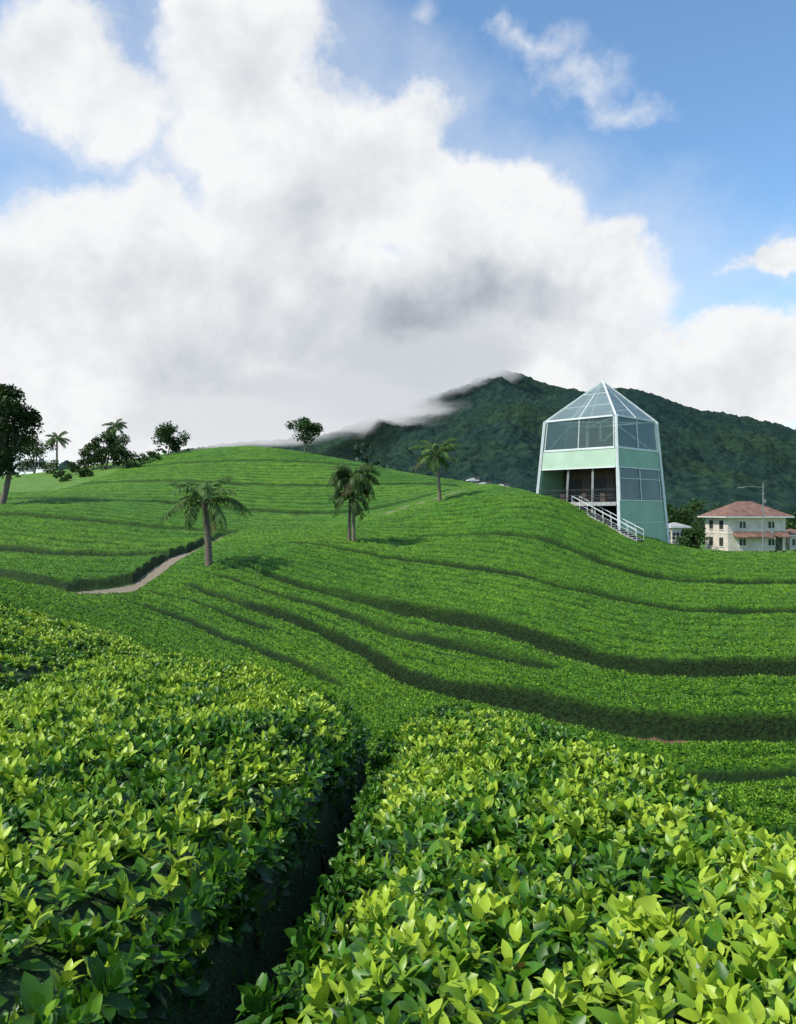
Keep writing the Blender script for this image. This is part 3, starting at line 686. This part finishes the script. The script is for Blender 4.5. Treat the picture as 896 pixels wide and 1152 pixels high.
def house(name,cx,cy,bz,w,d,h,rot,roofh,over=.6,awn=True,rm=None):
    par=empty(name); par.location=(cx,cy,bz); par.rotation_euler=(0,0,rot)
    G=Geo(); G.box((0,0,h/2),(w,d,h)); G.box((0,0,h*.5),(w+.08,d+.08,.14)); G.build('walls',[plaster],False,par)
    G=Geo(); W_=w/2+over; D_=d/2+over; r_=max(.1,w/2-d/2)
    v=[(-W_,-D_,h),(W_,-D_,h),(W_,D_,h),(-W_,D_,h),(-r_,0,h+roofh),(r_,0,h+roofh)]
    G.add(v,[np.array([[0,1,5,4],[2,3,4,5]])],(1,1,1),0); G.add(v,[np.array([[1,2,5],[3,0,4]])],(1,1,1),0)
    if awn:
        for x0,x1,zz in((-w*.42,w*.22,h*.46),(w*.3,w*.5,h*.46)):
            y0=-d/2; v=[(x0,y0-1.3,zz-.35),(x1,y0-1.3,zz-.35),(x1,y0,zz),(x0,y0,zz),(x0,y0-1.3,zz-.2),(x1,y0-1.3,zz-.2),(x1,y0,zz+.45),(x0,y0,zz+.45)]
            G.box8(v)
    G.build('roof',[rm or tile],False,par)
    G=Geo(); G.box((0,0,h-.09),(w+2*over-.02,d+2*over-.02,.14)); G.build('eaves',[white],False,par)
    G=Geo(); G2=Geo()
    nW=max(2,int(w/3))
    for fl_ in range(2 if h>4 else 1):
        zc=(h/ (2 if h>4 else 1))*(fl_+.5)
        for i in range(nW):
            xx=-w/2+w*(i+.5)/nW
            G.box((xx,-d/2-.01,zc),(.85,.06,.9)); G2.box((xx,-d/2-.06,zc-.54),(1.1,.14,.08)); G2.box((xx,-d/2-.05,zc),(.06,.05,.95))
        for yy in(-d*.22,d*.22):
            G.box((-w/2-.01,yy,zc),(.06,1.0,1.2)); G2.box((-w/2-.05,yy,zc-.64),(.12,1.2,.08))
    G.box((w*.38,-d/2-.02,1.05),(1.0,.07,2.1))
    G.build('windows',[wing],False,par); G2.build('window_frames',[white],False,par)
    return par
hx,hy=(838-448)/F*112,112
hb=(576-616)/F*112-.3
house('cream_house',hx,hy,hb,8.4,6.2,4.7,.12,2.1,.8)
house('cream_house_annex',(890-448)/F*114,114,hb,3.2,4.5,2.1,.12,.8,.35,False)
house('stone_shed',(759-448)/F*100,100,(576-610)/F*100-.4,2.2,2.5,2.4,.2,.5,.3,False,conc)
for (u_,v_,D_,w_) in ((532,540,150,1.8),(518,543,152,1.5),(544,545,148,2.2),(564,547,145,2.0),(38,519,165,4.5),(30,522,160,3)):
    x_,y_,z_=V(u_,v_,D_)
    house('distant_house',x_,y_,z_-1.5,w_,1.6,1.5,.2,.4,.15,False,conc)
G=Geo(); sx,sy=(859-448)/F*100,100.; sz=gz(sx,sy)-.3; top=(576-544)/F*100
G.tube([(sx,sy,sz),(sx,sy,(sz+top)/2),(sx,sy,top)],[.11,.09,.06],(1,1,1),0,8)
G.tube([(sx,sy,top-.5),(sx-1.4,sy,top-.35),(sx-2.6,sy,top-.45)],[.045,.04,.035],(1,1,1),0,6)
G.box((sx-2.75,sy,top-.5),(.7,.28,.14)); G.box((sx,sy,top-1.3),(.45,.1,.1)); G.box((sx+.1,sy-.1,top-2.2),(.3,.3,.5))
G.box((sx,sy,sz+.35),(.35,.35,.3))
G.build('street_lamp',[simple_mat('galvanised_steel',(.22,.22,.22),.5,.1,3,metal=.3)],False)
print('buildings',time.time()-T0)

# ================================================================= WORLD
w=bpy.data.worlds.new('World'); scene.world=w; w.use_nodes=True; nt=w.node_tree; nt.nodes.clear()
w.cycles.sampling_method='NONE'
N=nt.nodes.new; STR=.15
sun_el=math.radians(50); sun_az=math.radians(-118)
out=N('ShaderNodeOutputWorld'); bg=N('ShaderNodeBackground'); bg.inputs['Strength'].default_value=STR; link(nt,bg.outputs[0],out.inputs[0])
sky=N('ShaderNodeTexSky'); sky.sky_type='NISHITA'; sky.sun_disc=False; sky.sun_elevation=sun_el; sky.sun_rotation=sun_az%(2*math.pi); sky.air_density=1.0; sky.dust_density=.8; sky.ozone_density=2.0; sky.altitude=300
tc=N('ShaderNodeTexCoord'); DIR=tc.outputs['Generated']
def M(op,a,b_=None,c_=None):
    x=N('ShaderNodeMath'); x.operation=op
    for i,v in enumerate((a,b_,c_)):
        if v is None: continue
        if hasattr(v,'links'): link(nt,v,x.inputs[i])
        else: x.inputs[i].default_value=v
    return x.outputs[0]
def VM(op,a,b_=None,out_=0):
    x=N('ShaderNodeVectorMath'); x.operation=op
    for i,v in enumerate((a,b_)):
        if v is None: continue
        if hasattr(v,'links'): link(nt,v,x.inputs[i])
        else: x.inputs[i].default_value=v
    return x.outputs[out_]
sp=N('ShaderNodeSeparateXYZ'); link(nt,DIR,sp.inputs[0])
az=M('ARCTAN2',sp.outputs[0],sp.outputs[1]); el=M('ARCSINE',sp.outputs[2])
cb=N('ShaderNodeCombineXYZ'); link(nt,az,cb.inputs[0]); link(nt,el,cb.inputs[1]); Pv=cb.outputs[0]
def NZ(vec,sc,det,rough=.5,col=False):
    x=N('ShaderNodeTexNoise'); x.inputs['Scale'].default_value=sc; x.inputs['Detail'].default_value=det; x.inputs['Roughness'].default_value=rough
    link(nt,vec,x.inputs['Vector']); return x.outputs['Color' if col else 'Fac']
wA=VM('SCALE',VM('SUBTRACT',NZ(DIR,3.2,2,.5,True),(.5,.5,.5)),None); wA.node.inputs['Scale'].default_value=.22
wB=VM('SCALE',VM('SUBTRACT',NZ(DIR,10,5,.58,True),(.5,.5,.5)),None); wB.node.inputs['Scale'].default_value=.12
Pw=VM('ADD',VM('ADD',Pv,wA),wB)
def ae(px,py):
    x=(px-448)/F; z=(576-py)/F; return math.atan(x),math.atan2(z,math.hypot(x,1))
def blob(px,py,rx,ry,gain=1.0,P=None):
    a,e=ae(px,py); k=math.cos(a)*math.cos(e)
    s=VM('SUBTRACT',P or Pw,(a,e,0)); s=VM('MULTIPLY',s,(F/(rx*k),F/(ry*k),0))
    l=VM('LENGTH',s,out_=1)
    return M('MULTIPLY',M('SUBTRACT',1.0,l),gain)
def union(lst,k=.18):
    r=lst[0]
    for b_ in lst[1:]: r=M('SMOOTH_MAX',r,b_,k)
    return r
main=union([blob(*b_) for b_ in [(285,70,130,150),(330,200,175,150),(440,205,125,105),(530,280,125,90),(640,345,130,74),
   (160,300,170,110),(250,380,300,170),(30,400,220,140),(480,370,330,110),(830,435,260,62),(-200,380,260,140),(60,65,100,65,.55),(140,125,85,65,.55),(890,305,38,26,.6)]])
fb=NZ(DIR,7,8,.60)
fbc=M('SUBTRACT',fb,.5)
f=M('ADD',main,M('MULTIPLY',fbc,.80))
def SS(x,a,b_):
    r=N('ShaderNodeMapRange'); r.interpolation_type='SMOOTHSTEP'; r.inputs['From Min'].default_value=a; r.inputs['From Max'].default_value=b_; link(nt,x,r.inputs['Value']); return r.outputs['Result']
mask=SS(f,-.10,.28)
veil=M('MULTIPLY',SS(f,-.6,.25),.38)
wis=union([blob(600,90,60,26),blob(645,118,70,30),blob(685,145,42,24),blob(470,30,36,26,.6)],.1)
wf=M('ADD',wis,M('MULTIPLY',M('SUBTRACT',NZ(DIR,15,7,.65),.53),1.9))
wm=M('MULTIPLY',SS(wf,-.15,1.25),.75)
gen=M('MULTIPLY',SS(fb,.52,.66),SS(sp.outputs[1],.35,.0))
mask=M('MAXIMUM',M('MAXIMUM',M('MAXIMUM',mask,veil),wm),gen)
sunv=VM('ADD',DIR,(-.026,-.01,.040))
nn1=NZ(DIR,8,8,.6)
rel=M('SUBTRACT',nn1,NZ(sunv,8,8,.6))
thick=SS(f,.05,.9)
under=union([blob(440,365,270,75),blob(560,350,150,52),blob(330,420,160,45,.6),blob(350,260,80,130,.45),blob(170,330,110,60,.3)],.2)
und=SS(M('ADD',under,M('MULTIPLY',M('SUBTRACT',NZ(DIR,3.5,3,.5),.5),.8)),-.15,1.05)
br=M('ADD',M('SUBTRACT',M('SUBTRACT',1.0,M('MULTIPLY',thick,.11)),M('MULTIPLY',und,.42)),M('MULTIPLY',rel,.68))
br=M('MINIMUM',M('MAXIMUM',br,.30),1.02)
cr=N('ShaderNodeValToRGB'); e=cr.color_ramp.elements; e[0].position=.30; e[0].color=(.33,.37,.43,1); e[1].position=1.0; e[1].color=(.93,.94,.95,1)
e2=e.new(.62); e2.color=(.60,.64,.69,1)
link(nt,br,cr.inputs['Fac'])
cl=VM('SCALE',cr.outputs['Color'],None); cl.node.inputs['Scale'].default_value=1/STR
skc=VM('MULTIPLY',sky.outputs[0],(1.18,1.42,1.48))
fin=mixc(nt,mask,skc,cl)
link(nt,fin,bg.inputs[0])
sl=bpy.data.lights.new('sun','SUN'); sl.energy=4.9; sl.angle=math.radians(.6); sl.color=(1,.94,.83)
so=bpy.data.objects.new('sun',sl); scene.collection.objects.link(so)
sd=Vector((math.sin(sun_az)*math.cos(sun_el),math.cos(sun_az)*math.cos(sun_el),math.sin(sun_el)))
so.rotation_euler=sd.to_track_quat('Z','Y').to_euler(); so.location=(0,0,50)
cam=bpy.data.cameras.new('camera'); co=bpy.data.objects.new('camera',cam); scene.collection.objects.link(co)
cam.sensor_fit='HORIZONTAL'; cam.sensor_width=36; cam.lens=36; cam.clip_end=20000; cam.clip_start=.05
co.rotation_euler=(math.radians(90),0,0); scene.camera=co
scene.view_settings.view_transform='Standard'; scene.view_settings.look='None'; scene.view_settings.exposure=0
print('done',time.time()-T0)
